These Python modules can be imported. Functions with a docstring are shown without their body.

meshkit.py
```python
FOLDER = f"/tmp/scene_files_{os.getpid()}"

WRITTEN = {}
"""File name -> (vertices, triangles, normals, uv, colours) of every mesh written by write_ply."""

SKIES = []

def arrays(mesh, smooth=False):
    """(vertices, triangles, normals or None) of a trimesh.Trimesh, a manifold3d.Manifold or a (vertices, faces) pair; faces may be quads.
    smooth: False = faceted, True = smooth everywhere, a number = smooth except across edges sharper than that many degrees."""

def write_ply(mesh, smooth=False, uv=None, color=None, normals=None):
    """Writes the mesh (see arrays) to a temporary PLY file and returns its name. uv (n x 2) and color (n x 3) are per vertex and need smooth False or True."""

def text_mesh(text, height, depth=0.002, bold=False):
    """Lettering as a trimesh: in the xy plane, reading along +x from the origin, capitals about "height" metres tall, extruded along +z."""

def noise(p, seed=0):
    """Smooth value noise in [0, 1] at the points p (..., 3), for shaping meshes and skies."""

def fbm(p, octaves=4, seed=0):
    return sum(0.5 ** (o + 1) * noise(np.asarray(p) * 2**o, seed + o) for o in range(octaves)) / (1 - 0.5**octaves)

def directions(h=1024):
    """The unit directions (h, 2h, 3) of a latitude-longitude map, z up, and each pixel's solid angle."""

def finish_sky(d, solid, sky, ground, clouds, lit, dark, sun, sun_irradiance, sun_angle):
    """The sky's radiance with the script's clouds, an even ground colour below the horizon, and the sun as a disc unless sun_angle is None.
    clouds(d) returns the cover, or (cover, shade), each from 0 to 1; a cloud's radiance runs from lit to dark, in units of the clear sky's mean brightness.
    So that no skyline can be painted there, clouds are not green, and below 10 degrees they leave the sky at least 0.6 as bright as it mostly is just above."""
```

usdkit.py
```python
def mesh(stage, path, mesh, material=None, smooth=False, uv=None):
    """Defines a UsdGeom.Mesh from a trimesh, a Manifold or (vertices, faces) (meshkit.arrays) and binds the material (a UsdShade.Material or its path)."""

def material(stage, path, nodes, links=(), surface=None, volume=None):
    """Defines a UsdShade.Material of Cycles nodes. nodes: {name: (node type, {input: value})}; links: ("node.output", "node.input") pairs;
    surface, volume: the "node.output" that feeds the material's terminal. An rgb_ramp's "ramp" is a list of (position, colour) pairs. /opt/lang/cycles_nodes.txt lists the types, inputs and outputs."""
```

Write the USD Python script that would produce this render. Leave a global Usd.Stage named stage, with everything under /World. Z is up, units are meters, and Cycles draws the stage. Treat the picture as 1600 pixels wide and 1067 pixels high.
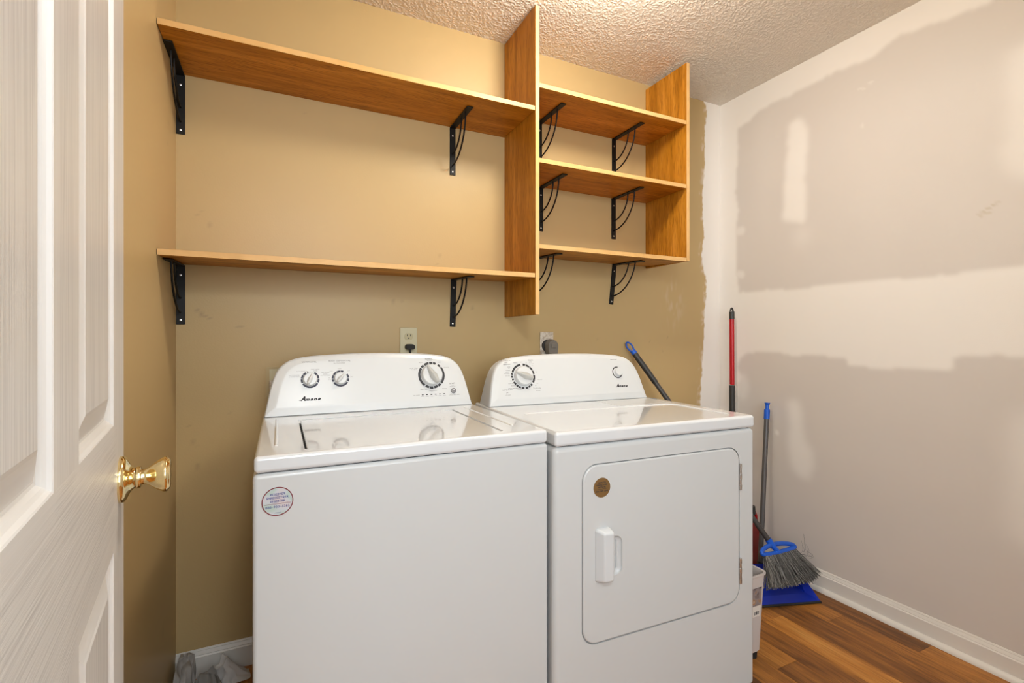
import math, random
import numpy as np, trimesh, manifold3d as m3, usdkit, meshkit
from shapely.geometry import Polygon, Point
from shapely import contains_xy
from scipy.ndimage import gaussian_filter
from pxr import Usd, UsdGeom, UsdLux, UsdShade, Sdf, Gf, Vt

stage = Usd.Stage.CreateInMemory()
UsdGeom.SetStageUpAxis(stage, 'Z'); UsdGeom.SetStageMetersPerUnit(stage, 1.0)
UsdGeom.Xform.Define(stage, '/World'); UsdGeom.Scope.Define(stage, '/World/Looks')

# ------------------------------------------------------------------ camera, light, exposure
F_PX, CY, YAW = 756.6, 526.53, -25.6135
CAM = (0.3128, -1.9434, 1.1519)
ap = 36.0
cam = UsdGeom.Camera.Define(stage, '/World/camera')
cam.CreateHorizontalApertureAttr(ap); cam.CreateVerticalApertureAttr(ap * 1067 / 1600)
cam.CreateFocalLengthAttr(ap * F_PX / 1600)
cam.CreateVerticalApertureOffsetAttr(-(533.5 - CY) * ap / 1600)
cam.CreateClippingRangeAttr(Gf.Vec2f(0.02, 100))
cam.AddTranslateOp().Set(Gf.Vec3d(*CAM)); cam.AddRotateXYZOp().Set(Gf.Vec3f(90, 0, YAW))
cam.CreateExposureAttr(0.17)

dome = UsdLux.DomeLight.Define(stage, '/World/sky'); dome.CreateIntensityAttr(0.6); dome.CreateColorAttr(Gf.Vec3f(.8, .9, 1))
lamp = UsdLux.SphereLight.Define(stage, '/World/ceiling_lamp')        # the room's ceiling lamp, just outside the top of the frame
lamp.CreateRadiusAttr(0.085); lamp.CreateIntensityAttr(84); lamp.CreateColorAttr(Gf.Vec3f(1.0, .92, .79))
lamp.AddTranslateOp().Set(Gf.Vec3d(1.27, -0.80, 2.33))
cool_area = UsdLux.RectLight.Define(stage, '/World/hall_window_light')      # unseen cool area light behind the camera, placed to brighten the lower right wall
cool_area.CreateWidthAttr(1.5); cool_area.CreateHeightAttr(1.1); cool_area.CreateIntensityAttr(4); cool_area.CreateColorAttr(Gf.Vec3f(.86, .94, 1.0))
cool_area.AddTranslateOp().Set(Gf.Vec3d(0.55, -3.3, 1.55)); cool_area.AddRotateXYZOp().Set(Gf.Vec3f(90, 0, 0))
hal = UsdLux.SphereLight.Define(stage, '/World/hall_lamp')             # unseen cool lamp near the viewer, placed to light the lower walls and fronts
hal.CreateRadiusAttr(0.12); hal.CreateIntensityAttr(50); hal.CreateColorAttr(Gf.Vec3f(.90, .96, 1.0)); hal.AddTranslateOp().Set(Gf.Vec3d(.45, -2.30, 1.95))

# ------------------------------------------------------------------ materials
L = '/World/Looks/'
def mat(name, nodes, links=(), surface='p.BSDF'): return usdkit.material(stage, L + name, nodes, links, surface)
def plain(name, col, rough=.5, metal=0., spec=.5, **kw):
    return mat(name, {'p': ('principled_bsdf', dict(base_color=col, roughness=rough, metallic=metal, specular_ior_level=spec, **kw))})
def srgb(r, g, b):
    f = lambda c: ((c / 255 + .055) / 1.055) ** 2.4 if c > 10 else c / 255 / 12.92
    return (f(r), f(g), f(b))
M = {}
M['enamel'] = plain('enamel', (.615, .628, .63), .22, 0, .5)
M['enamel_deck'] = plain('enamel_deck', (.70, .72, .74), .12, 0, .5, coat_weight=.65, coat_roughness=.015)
M['plastic_white'] = plain('plastic_white', (.655, .675, .69), .28)
M['knob_grey'] = plain('knob_grey', (.50, .50, .48), .35)
M['ink'] = plain('ink', (.028, .028, .032), .5)
M['ink_navy'] = plain('ink_navy', (.03, .03, .055), .5)
M['ink_soft'] = plain('ink_soft', (.22, .22, .23), .5)
M['ink_blue'] = plain('ink_blue', (.05, .06, .25), .5)
M['gap'] = plain('gap', (.03, .03, .03), .8)
M['black_metal'] = plain('black_metal', (.006, .0055, .005), .48, 0, .3)
M['steel'] = plain('steel', (.62, .61, .6), .3, 1.)
M['plate_steel'] = mat('plate_steel', {'n': ('noise_texture', dict(scale=70, detail=3)), 'r': ('rgb_ramp', dict(ramp=[(.35, (.45, .36, .27)), (.6, (.75, .70, .62))])), 'p': ('principled_bsdf', dict(roughness=.4, metallic=.3))}, [('n.fac', 'r.fac'), ('r.color', 'p.base_color')])
M['brass'] = plain('brass', (.88, .73, .40), .10, 1.)
M['red'] = plain('red', (.48, .005, .012), .3)
M['dark_red'] = plain('dark_red', (.22, .012, .01), .35)
M['dark_plastic'] = plain('dark_plastic', (.035, .034, .033), .45)
M['pole_grey'] = plain('pole_grey', (.055, .05, .048), .4)
M['pole_light'] = plain('pole_light', (.12, .113, .112), .38, .3)
M['blue'] = plain('blue', (.006, .105, .62), .38)
M['blue_pan'] = plain('blue_pan', (.002, .028, .46), .4)
M['rubber'] = plain('rubber', (.015, .015, .015), .7)
M['ivory'] = plain('ivory', (.62, .56, .36), .4)
M['ivory_dark'] = plain('ivory_dark', (.54, .47, .27), .4)
M['plug_grey'] = plain('plug_grey', (.17, .155, .135), .5)
M['bristle'] = plain('bristle', (.085, .082, .078), .5)
M['bristle_core'] = plain('bristle_core', (.03, .029, .027), .9)
M['bin'] = plain('bin', (.62, .57, .55), .35, subsurface_weight=0.0)
M['trim'] = plain('trim', (.80, .77, .72), .3)
M['sticker_white'] = mat('sticker_white', {'n': ('noise_texture', dict(scale=28, detail=0)), 'r': ('rgb_ramp', dict(ramp=[(.3, (.66, .54, .53)), (.45, (.58, .60, .64)), (.55, (.46, .57, .52)), (.7, (.58, .59, .68))])), 'p': ('principled_bsdf', dict(roughness=.25))}, [('n.fac', 'r.fac'), ('r.color', 'p.base_color')])  # pink, blue and green tints paint in the iridescent sheen
M['sticker_gold'] = plain('sticker_gold', (.30, .18, .07), .3, .5)
M['sticker_ring'] = plain('sticker_ring', (.22, .05, .06), .4)
def cloth(name, a, b):
    return mat(name, {'n': ('noise_texture', dict(scale=900, detail=2)), 'r': ('rgb_ramp', dict(ramp=[(.3, a), (.7, b)])), 'bp': ('bump', dict(strength=.2, distance=.001)), 'p': ('principled_bsdf', dict(roughness=.95, specular_ior_level=.1))},
               [('n.fac', 'r.fac'), ('r.color', 'p.base_color'), ('n.fac', 'bp.height'), ('bp.normal', 'p.normal')])
M['cloth_grey'] = cloth('cloth_grey', (.36, .34, .32), (.44, .42, .40))
M['cloth_dark'] = cloth('cloth_dark', (.22, .21, .20), (.28, .27, .25))
M['cloth_white'] = cloth('cloth_white', (.60, .58, .56), (.68, .66, .64))

def paint_mat(name, base, second, third, rough, bumpscale, bump):
    """wall paint: primvar mask = joint compound, primvar scuff = marks"""
    return mat(name, {'a': ('attribute', dict(attribute='mask')), 's': ('attribute', dict(attribute='scuff')),
        'g': ('geometry', {}), 'n': ('noise_texture', dict(scale=bumpscale, detail=3)), 'n2': ('noise_texture', dict(scale=2.2, detail=3)),
        'v': ('mix', dict(mix_type='mix', color1=tuple(c * .96 for c in base), color2=tuple(min(1, c * 1.04) for c in base))),
        'm1': ('mix', dict(mix_type='mix', color2=second)), 'm2': ('mix', dict(mix_type='mix', color2=third)),
        'bp': ('bump', dict(strength=bump, distance=.002)), 'p': ('principled_bsdf', dict(roughness=rough, specular_ior_level=.4))},
        [('g.position', 'n.vector'), ('g.position', 'n2.vector'), ('n2.fac', 'v.fac'), ('v.color', 'm1.color1'), ('a.fac', 'm1.fac'), ('m1.color', 'm2.color1'), ('s.fac', 'm2.fac'), ('m2.color', 'p.base_color'),
         ('n.fac', 'bp.height'), ('bp.normal', 'p.normal')])
TAN, COMP, PAPER = (.535, .386, .184), (.89, .855, .815), (.70, .652, .612)
M['tan'] = paint_mat('tan_paint', TAN, COMP, (.30, .22, .12), .42, 160, .12)
M['drywall'] = paint_mat('drywall', PAPER, COMP, (.50, .43, .28), .7, 260, .10)
M['plainwall'] = plain('plain_wall', (.74, .68, .58), .6)
M['ceil'] = mat('ceiling_texture', {'g': ('geometry', {}), 'n': ('noise_texture', dict(scale=240, detail=2)), 'bp': ('bump', dict(strength=.35, distance=.002)), 'p': ('principled_bsdf', dict(base_color=(.78, .72, .64), roughness=.55, specular_ior_level=.5))},
    [('g.position', 'n.vector'), ('n.fac', 'bp.height'), ('bp.normal', 'p.normal')])
def oak(name, scale, cols, streak=.8):
    return mat(name, {'g': ('geometry', {}), 'o': ('object_info', {}), 'off': ('vector_math', dict(math_type='multiply_add', vector2=(1, 1, 1))), 'cx': ('combine_xyz', {}), 'mu': ('math', dict(math_type='multiply', value2=13.)),
        'mp': ('mapping', dict(scale=scale)), 'n': ('noise_texture', dict(scale=1., detail=5, roughness=.6, distortion=.6)), 'mp2': ('mapping', dict(scale=tuple(s * 9 for s in scale))), 'n2': ('noise_texture', dict(scale=1., detail=2)),
        'r': ('rgb_ramp', dict(ramp=[(.25, cols[0]), (.5, cols[1]), (.72, cols[2])])), 'r2': ('rgb_ramp', dict(ramp=[(.32, (.60, .56, .50)), (.5, (1, 1, 1))])), 'm': ('mix', dict(mix_type='multiply', fac=streak)), 'p': ('principled_bsdf', dict(roughness=.42, specular_ior_level=.22))},
        [('o.random', 'mu.value1'), ('mu.value', 'cx.x'), ('mu.value', 'cx.z'), ('g.position', 'off.vector1'), ('cx.vector', 'off.vector3'), ('off.vector', 'mp.vector'), ('off.vector', 'mp2.vector'), ('mp.vector', 'n.vector'), ('mp2.vector', 'n2.vector'),
         ('n.fac', 'r.fac'), ('n2.fac', 'r2.fac'), ('r.color', 'm.color1'), ('r2.color', 'm.color2'), ('m.color', 'p.base_color')])
OAK = [(.31, .115, .005), (.46, .185, .013), (.61, .27, .035)]
M['oak_x'] = oak('oak_along_shelf', (2.2, 26, 26), OAK)
M['oak_z'] = oak('oak_upright', (26, 26, 2.2), OAK)
M['oak_edge'] = oak('oak_edge', (3, 30, 3), [(.66, .38, .13), (.72, .44, .18), (.77, .50, .23)], .12)
M['plank'] = mat('plank_wood', {'g': ('geometry', {}), 'a': ('attribute', dict(attribute='tone')), 'cx': ('combine_xyz', {}), 'mu': ('math', dict(math_type='multiply', value2=23.)), 'ad': ('vector_math', dict(math_type='add')),
    'mp': ('mapping', dict(scale=(38, 3.2, 1))), 'n': ('noise_texture', dict(scale=1., detail=6, roughness=.62, distortion=.9)), 'mp2': ('mapping', dict(scale=(160, 9, 1))), 'n2': ('noise_texture', dict(scale=1., detail=3)), 'mp3': ('mapping', dict(scale=(7, 1.6, 1))), 'n3': ('noise_texture', dict(scale=1., detail=2)),
    's1': ('math', dict(math_type='multiply_add', value2=.74, value3=-.15)), 's2': ('math', dict(math_type='multiply_add', value2=.55)), 's3': ('math', dict(math_type='multiply_add', value2=.34)),
    'r': ('rgb_ramp', dict(ramp=[(.28, (.05, .020, .008)), (.46, (.15, .058, .018)), (.60, (.28, .110, .026)), (.76, (.48, .195, .038)), (.95, (.58, .28, .07))])),
    'r2': ('rgb_ramp', dict(ramp=[(.34, (.6, .6, .6)), (.5, (1, 1, 1))])), 'm': ('mix', dict(mix_type='multiply', fac=.6)), 'bp': ('bump', dict(strength=.12, distance=.001)), 'p': ('principled_bsdf', dict(roughness=.40, specular_ior_level=.25))},
    [('a.fac', 'mu.value1'), ('mu.value', 'cx.x'), ('mu.value', 'cx.y'), ('g.position', 'ad.vector1'), ('cx.vector', 'ad.vector2'), ('ad.vector', 'mp.vector'), ('ad.vector', 'mp2.vector'), ('ad.vector', 'mp3.vector'), ('mp.vector', 'n.vector'), ('mp2.vector', 'n2.vector'), ('mp3.vector', 'n3.vector'),
     ('n.fac', 's1.value1'), ('a.fac', 's2.value1'), ('s1.value', 's2.value3'), ('n3.fac', 's3.value1'), ('s2.value', 's3.value3'), ('s3.value', 'r.fac'), ('n2.fac', 'r2.fac'), ('r.color', 'm.color1'), ('r2.color', 'm.color2'), ('m.color', 'p.base_color'), ('n2.fac', 'bp.height'), ('bp.normal', 'p.normal')])
M['door'] = mat('door_paint', {'tc': ('texture_coordinate', {}), 'a': ('attribute', dict(attribute='rail')),
    'gr': ('attribute', dict(attribute='grain')), 'mm': ('mix', dict(mix_type='mix', color1=(.74, .725, .705))), 'ms': ('math', dict(math_type='multiply')), 'mv': ('mapping', dict(scale=(330, 330, 5))), 'nv': ('noise_texture', dict(scale=1., detail=3, roughness=.6, distortion=.15)), 'mh': ('mapping', dict(scale=(5, 5, 330))), 'nh': ('noise_texture', dict(scale=1., detail=3, roughness=.6, distortion=.15)),
    'mx': ('mix_float', {}), 'r': ('rgb_ramp', dict(ramp=[(.36, (.60, .585, .57)), (.56, (.72, .705, .685))])), 'bp': ('bump', dict(strength=.30, distance=.0012)), 'p': ('principled_bsdf', dict(roughness=.36))},
    [('tc.object', 'mv.vector'), ('tc.object', 'mh.vector'), ('mv.vector', 'nv.vector'), ('mh.vector', 'nh.vector'), ('a.fac', 'mx.fac'), ('nv.fac', 'mx.a'), ('nh.fac', 'mx.b'), ('mx.result', 'r.fac'), ('r.color', 'mm.color2'), ('gr.fac', 'mm.fac'), ('mm.color', 'p.base_color'), ('mx.result', 'ms.value1'), ('gr.fac', 'ms.value2'), ('ms.value', 'bp.height'), ('bp.normal', 'p.normal')])

# ------------------------------------------------------------------ scene helpers
taken = {}
def uniq(parent, name):
    k = parent + '/' + name; n = taken.get(k, 0); taken[k] = n + 1
    return k if n == 0 else f'{k}_{n:03d}'
def path_of(p): return '/World' if p is None else str(p.GetPath())
def tag(prim, label=None, cat=None, group=None, kind=None):
    for k, v in (('label', label), ('category', cat), ('group', group), ('kind', kind)):
        if v: prim.SetCustomDataByKey(k, v)
    return prim
def thing(name, label, cat, loc=(0, 0, 0), rotz=0., group=None, kind=None):
    x = UsdGeom.Xform.Define(stage, uniq('/World', name))
    if any(loc) or rotz:
        x.AddTranslateOp().Set(Gf.Vec3d(*map(float, loc))); x.AddRotateZOp().Set(float(rotz))
    return tag(x.GetPrim(), label, cat, group, kind)
def obj(name, mesh, m, parent=None, label=None, smooth=30, kind=None, attrs=None):
    g = usdkit.mesh(stage, uniq(path_of(parent), name), mesh, M[m] if isinstance(m, str) else m, smooth=smooth)
    if attrs:
        for k, v in attrs.items():
            v = np.asarray(v, np.float32)
            UsdGeom.PrimvarsAPI(g).CreatePrimvar(k, Sdf.ValueTypeNames.FloatArray, 'constant' if v.size == 1 else 'vertex').Set(Vt.FloatArray.FromNumpy(v.ravel()))
    return tag(g.GetPrim(), label, None, None, kind)

def tm(man):
    m = man.to_mesh(); return trimesh.Trimesh(np.array(m.vert_properties[:, :3]), np.array(m.tri_verts), process=True)
def bx(x0, x1, y0, y1, z0, z1):
    b = trimesh.creation.box((x1 - x0, y1 - y0, z1 - z0)); b.apply_translation(((x0 + x1) / 2, (y0 + y1) / 2, (z0 + z1) / 2)); return b
def mb(x0, x1, y0, y1, z0, z1): return m3.Manifold.cube((x1 - x0, y1 - y0, z1 - z0)).translate((x0, y0, z0))
def rb(x0, x1, y0, y1, z0, z1, r, seg=16):
    s = m3.Manifold.sphere(r, seg)
    return m3.Manifold.batch_hull([s.translate((x, y, z)) for x in (x0 + r, x1 - r) for y in (y0 + r, y1 - r) for z in (z0 + r, z1 - r)])
def rrect(x0, x1, y0, y1, r, n=10):
    pts = []
    for cx, cy, a in ((x1 - r, y1 - r, 0), (x0 + r, y1 - r, 90), (x0 + r, y0 + r, 180), (x1 - r, y0 + r, 270)):
        for k in range(n + 1):
            t = math.radians(a + 90 * k / n); pts.append((cx + r * math.cos(t), cy + r * math.sin(t)))
    return pts
def prism_y(pts, y0, y1):
    """extrude an (x,z) polygon from y0 to y1"""
    c = m3.CrossSection([pts]); return c.extrude(y1 - y0).rotate((90, 0, 0)).translate((0, y1, 0))
def pillow_y(x0, x1, z0, z1, r, yb, yf, e):
    """rounded-rect slab with softened front edge; front face at yf (towards -y), back at yb"""
    st = [(0, yb)] + [(e * (1 - math.cos(t)), yf + e * (1 - math.sin(t))) for t in np.linspace(0, math.pi / 2, 5)]
    rings = [[(x, y, z) for x, z in rrect(x0 + i, x1 - i, z0 + i, z1 - i, max(r - i, .001))] for i, y in st]
    return loft(rings)
def loft(rings, cap=True):
    n = len(rings[0]); v = [p for r in rings for p in r]; f = []
    for k in range(len(rings) - 1):
        for i in range(n):
            a, b = k * n + i, k * n + (i + 1) % n; f += [(a, b, b + n), (a, b + n, a + n)]
    if cap:
        for k in (0, len(rings) - 1):
            c = len(v); v.append(tuple(np.mean(rings[k], 0)))
            for i in range(n): f.append((c, k * n + (i + 1) % n, k * n + i) if k == 0 else (c, k * n + i, k * n + (i + 1) % n))
    m = trimesh.Trimesh(np.array(v, float), np.array(f), process=False); m.fix_normals(); return m
def cyl(a, b, r, seg=20, r2=None):
    a, b = np.array(a, float), np.array(b, float); d = b - a; l = np.linalg.norm(d)
    m = tm(m3.Manifold.cylinder(l, r, r if r2 is None else r2, seg)); T = trimesh.geometry.align_vectors([0, 0, 1], d / l); m.apply_transform(T); m.apply_translation(a); return m
def tube(pts, r, seg=10, closed=False, r2=None):
    P = np.array(pts, float); n = len(P); T = np.gradient(P, axis=0) if not closed else np.roll(P, -1, 0) - np.roll(P, 1, 0)
    T /= np.linalg.norm(T, axis=1)[:, None]; u = np.cross(T[0], [0.3, .2, .9]); u /= np.linalg.norm(u); rings = []
    for k in range(n):
        u = u - T[k] * (u @ T[k]); u /= np.linalg.norm(u); w = np.cross(T[k], u)
        rings.append([tuple(P[k] + r * math.cos(t) * u + (r2 or r) * math.sin(t) * w) for t in np.linspace(0, 2 * math.pi, seg, endpoint=False)])
    if closed:
        v = [p for q in rings for p in q]; f = []
        for k in range(n):
            for i in range(seg):
                a, b, c, d = k * seg + i, k * seg + (i + 1) % seg, ((k + 1) % n) * seg + (i + 1) % seg, ((k + 1) % n) * seg + i; f += [(a, b, c), (a, c, d)]
        m = trimesh.Trimesh(v, f, process=False); m.fix_normals(); return m
    return loft(rings)
def lathe(prof, seg=48):
    return trimesh.creation.revolve(np.array(prof, float), sections=seg)
def frame(m, o, ex, ey, ez):
    T = np.eye(4); T[:3, 0], T[:3, 1], T[:3, 2], T[:3, 3] = ex, ey, ez, o; m = m.copy(); m.apply_transform(T); return m
cat_ = trimesh.util.concatenate
_txt = {}
def text(s, c, width=None, height=None, ex=(1, 0, 0), ey=(0, 0, 1), depth=.0003, bold=False, shear=0., align='c', cap_=None):
    """lettering centred at c in the plane ex, ey; scaled to width or cap height"""
    key = (s, bold)
    if key not in _txt: _txt[key] = meshkit.text_mesh(s, 1.0, 1.0, bold)
    m = _txt[key].copy(); v = m.vertices; b = m.bounds
    v = v - [(b[0, 0] + b[1, 0]) / 2, .5, 0]
    k = width / (b[1, 0] - b[0, 0]) if width else height
    if cap_: k = min(k, cap_)
    v[:, 0] += shear * v[:, 1]
    if align == 'l': v[:, 0] += (b[1, 0] - b[0, 0]) / 2
    if align == 'r': v[:, 0] -= (b[1, 0] - b[0, 0]) / 2
    ex, ey = np.array(ex, float), np.array(ey, float); nz = np.cross(ex, ey)
    m.vertices = np.array(c) + np.outer(v[:, 0] * k, ex) + np.outer(v[:, 1] * k, ey) + np.outer(v[:, 2] * depth, nz); return m

# ------------------------------------------------------------------ the setting
XR, H, YF = 2.5377, 2.4476, -1.80
def wall_grid(o, eu, ev, us, vs, maskf, scuf):
    """a single dense rectangle; mask primvars painted per vertex"""
    U, V = np.meshgrid(us, vs, indexing='ij'); P = np.array(o) + U[..., None] * np.array(eu) + V[..., None] * np.array(ev)
    n, k = U.shape; idx = np.arange(n * k).reshape(n, k)
    f = np.concatenate([np.stack([idx[:-1, :-1], idx[1:, :-1], idx[1:, 1:]], -1).reshape(-1, 3), np.stack([idx[:-1, :-1], idx[1:, 1:], idx[:-1, 1:]], -1).reshape(-1, 3)])
    return trimesh.Trimesh(P.reshape(-1, 3), f, process=False), maskf(U, V).ravel(), scuf(U, V).ravel()
def wob(U, V, amp, sc, seed):
    p = np.stack([U * sc, V * sc, np.zeros_like(U)], -1); return (meshkit.fbm(p, 4, seed) - .5) * 2 * amp
def inpoly(poly, U, V, amp=.012, sc=14, seed=0):
    return contains_xy(Polygon(poly).buffer(0), U + wob(U, V, amp, sc, seed), V + wob(U, V, amp, sc, seed + 5)).astype(float)
def streaks(U, V, marks):
    out = np.zeros_like(U)
    for (u0, v0, u1, v1, w, s) in marks:
        d = np.array([u1 - u0, v1 - v0]); l2 = d @ d + 1e-9; t = np.clip(((U - u0) * d[0] + (V - v0) * d[1]) / l2, 0, 1)
        q = np.hypot(U - u0 - t * d[0], V - v0 - t * d[1]); out = np.maximum(out, s * np.clip(1.6 - q / w, 0, 1))
    return out
def structure(name, label, cat): return thing(name, label, cat, kind='structure')

# back wall: painted tan, a ragged band of joint compound along its right edge
EDGE = np.array([(2.448, 2.415), (2.423, 2.425), (2.374, 2.434), (2.301, 2.419), (2.16, 2.419), (2.019, 2.415), (1.947, 2.40), (1.842, 2.405), (1.702, 2.415), (1.595, 2.391), (1.526, 2.41), (1.457, 2.434), (1.351, 2.429), (1.245, 2.415), (1.069, 2.405), (.894, 2.391), (.755, 2.386), (0, 2.38)])[::-1]
def back_mask(U, V):
    e = np.interp(V, EDGE[:, 0], EDGE[:, 1]) + wob(U, V, .008, 30, 3) + wob(U, V, .006, 110, 4); m = (U > e).astype(float)
    halo = np.clip((U - e + .03) / .03, 0, 1) * (wob(U, V, 1, 45, 8) > .30) * .55
    smear = np.exp(-(((U - 2.19) / .05) ** 2 + ((V - 1.33) / .11) ** 2)) * np.clip(wob(U * 3, V, 1, 22, 9) * 1.6, 0, 1) * .35
    return gaussian_filter(np.maximum(np.maximum(m, halo), smear), .6)
rngs = random.Random(4)
bmarks = [(.06, 1.245, .075, 1.225, .004, .5), (.075, 1.225, .10, 1.215, .003, .45), (.18, 1.19, .20, 1.185, .003, .35), (.05, .80, .055, .78, .004, .35), (.03, .86, .035, .85, .003, .3), (.06, .72, .065, .70, .004, .35),
          (.75, 1.32, .753, 1.29, .003, .5), (.72, 1.30, .726, 1.27, .003, .35), (1.05, 1.30, 1.055, 1.27, .003, .4), (.9, 1.45, .915, 1.50, .002, .3), (.05, 1.55, .07, 1.58, .002, .3), (.10, 1.52, .09, 1.56, .002, .3), (1.62, 2.28, 1.62, 2.27, .004, .6), (.4, 1.98, .4, 1.98, .004, .3)]
bmarks += [(x, z, x + rngs.uniform(-.01, .01), z + rngs.uniform(-.01, .01), .003, rngs.uniform(.15, .35)) for x, z in [(rngs.uniform(.05, 2.3), rngs.uniform(.2, 1.3)) for _ in range(26)]]
u = np.concatenate([np.arange(0, 1.9, .012), np.arange(1.9, XR, .004), [XR]]); v = np.concatenate([np.arange(0, .6, .02), np.arange(.6, H, .007), [H]])
m, a, s = wall_grid((0, 0, 0), (1, 0, 0), (0, 0, 1), u, v, back_mask, lambda U, V: streaks(U, V, bmarks))
wb = structure('wall_back', 'tan painted back wall behind the shelves and machines', 'wall')
obj('painted_face', m, 'tan', wb, smooth=False, attrs=dict(mask=a, scuff=s)); obj('core', bx(-.12, XR + .12, .002, .12, -.02, H), 'plainwall', wb)
# left wall
lmarks = [(-.07, .60, -.09, .57, .003, .6), (-.14, 1.75, -.12, 1.82, .002, .3), (-.25, .5, -.245, .46, .003, .35), (-.2, .3, -.2, .26, .003, .35)]
m, a, s = wall_grid((0, 0, 0), (0, 1, 0), (0, 0, 1), np.append(np.arange(YF, 0, .02), 0), np.append(np.arange(0, H, .014), H), lambda U, V: U * 0, lambda U, V: -streaks(U, V, lmarks) * 0 + streaks(U, V, lmarks) * .5)
wl = structure('wall_left', 'tan painted left wall behind the open white door', 'wall')
m.invert(); m.invert()
obj('painted_face', m, 'tan', wl, smooth=False, attrs=dict(mask=a, scuff=s)); obj('core', bx(-.12, -.002, YF, 0, -.02, H), 'plainwall', wl)
# right wall: bare drywall paper with joint compound
UG = [(-.122, 2.276), (-.185, 2.285), (-.249, 2.319), (-.463, 2.325), (-.665, 2.322), (-.79, 2.32), (-.871, 2.354), (-.945, 2.337), (-1.062, 2.316), (-1.141, 2.314), (-1.166, 2.331), (-1.23, 2.322), (-1.8, 2.30), (-1.8, 1.37), (-1.37, 1.376), (-1.23, 1.382), (-1.133, 1.386), (-.945, 1.38), (-.766, 1.394), (-.61, 1.385), (-.431, 1.381), (-.296, 1.39), (-.122, 1.395), (-.109, 1.589), (-.118, 1.829), (-.105, 1.936)]
LG = [(-.118, -.1), (-.114, .898), (-.134, .934), (-.118, .985), (-.13, 1.037), (-.165, 1.069), (-.296, 1.079), (-.431, 1.064), (-.61, 1.065), (-.678, 1.059), (-.681, 1.034), (-.754, 1.024), (-.802, 1.016), (-.903, 1.028), (-.986, 1.028), (-1.025, 1.021), (-1.042, 1.038), (-1.045, 1.08), (-1.116, 1.085), (-1.182, 1.092), (-1.187, 1.084), (-1.23, 1.081), (-1.8, 1.086), (-1.8, -.1)]
S1 = [(-.405, 2.181), (-.45, 2.191), (-.481, 2.166), (-.5, 2.129), (-.488, 1.983), (-.491, 1.712), (-.481, 1.678), (-.45, 1.697), (-.398, 1.708), (-.372, 1.723), (-.385, 1.892), (-.392, 2.046)]
S2 = [(-.398, .836), (-.45, .867), (-.472, .809), (-.488, .66), (-.524, .623), (-.533, .551), (-.509, .486), (-.469, .481), (-.431, .511), (-.412, .599), (-.405, .738)]
S3 = [(-1.19, 2.12), (-1.23, 2.121), (-1.5, 2.109), (-1.5, 1.637), (-1.23, 1.664), (-1.19, 1.719), (-1.166, 1.782), (-1.174, 1.805), (-1.186, 1.818), (-1.189, 1.969)]
S4 = [(-1.23, .911), (-1.198, .864), (-1.187, .797), (-1.198, .605), (-1.182, .556), (-1.192, .494), (-1.23, .444), (-1.5, .427), (-1.5, .919)]
S5 = [(-.128, .80), (-.175, .83), (-.185, .90), (-.165, .95), (-.12, .96)]
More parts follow.
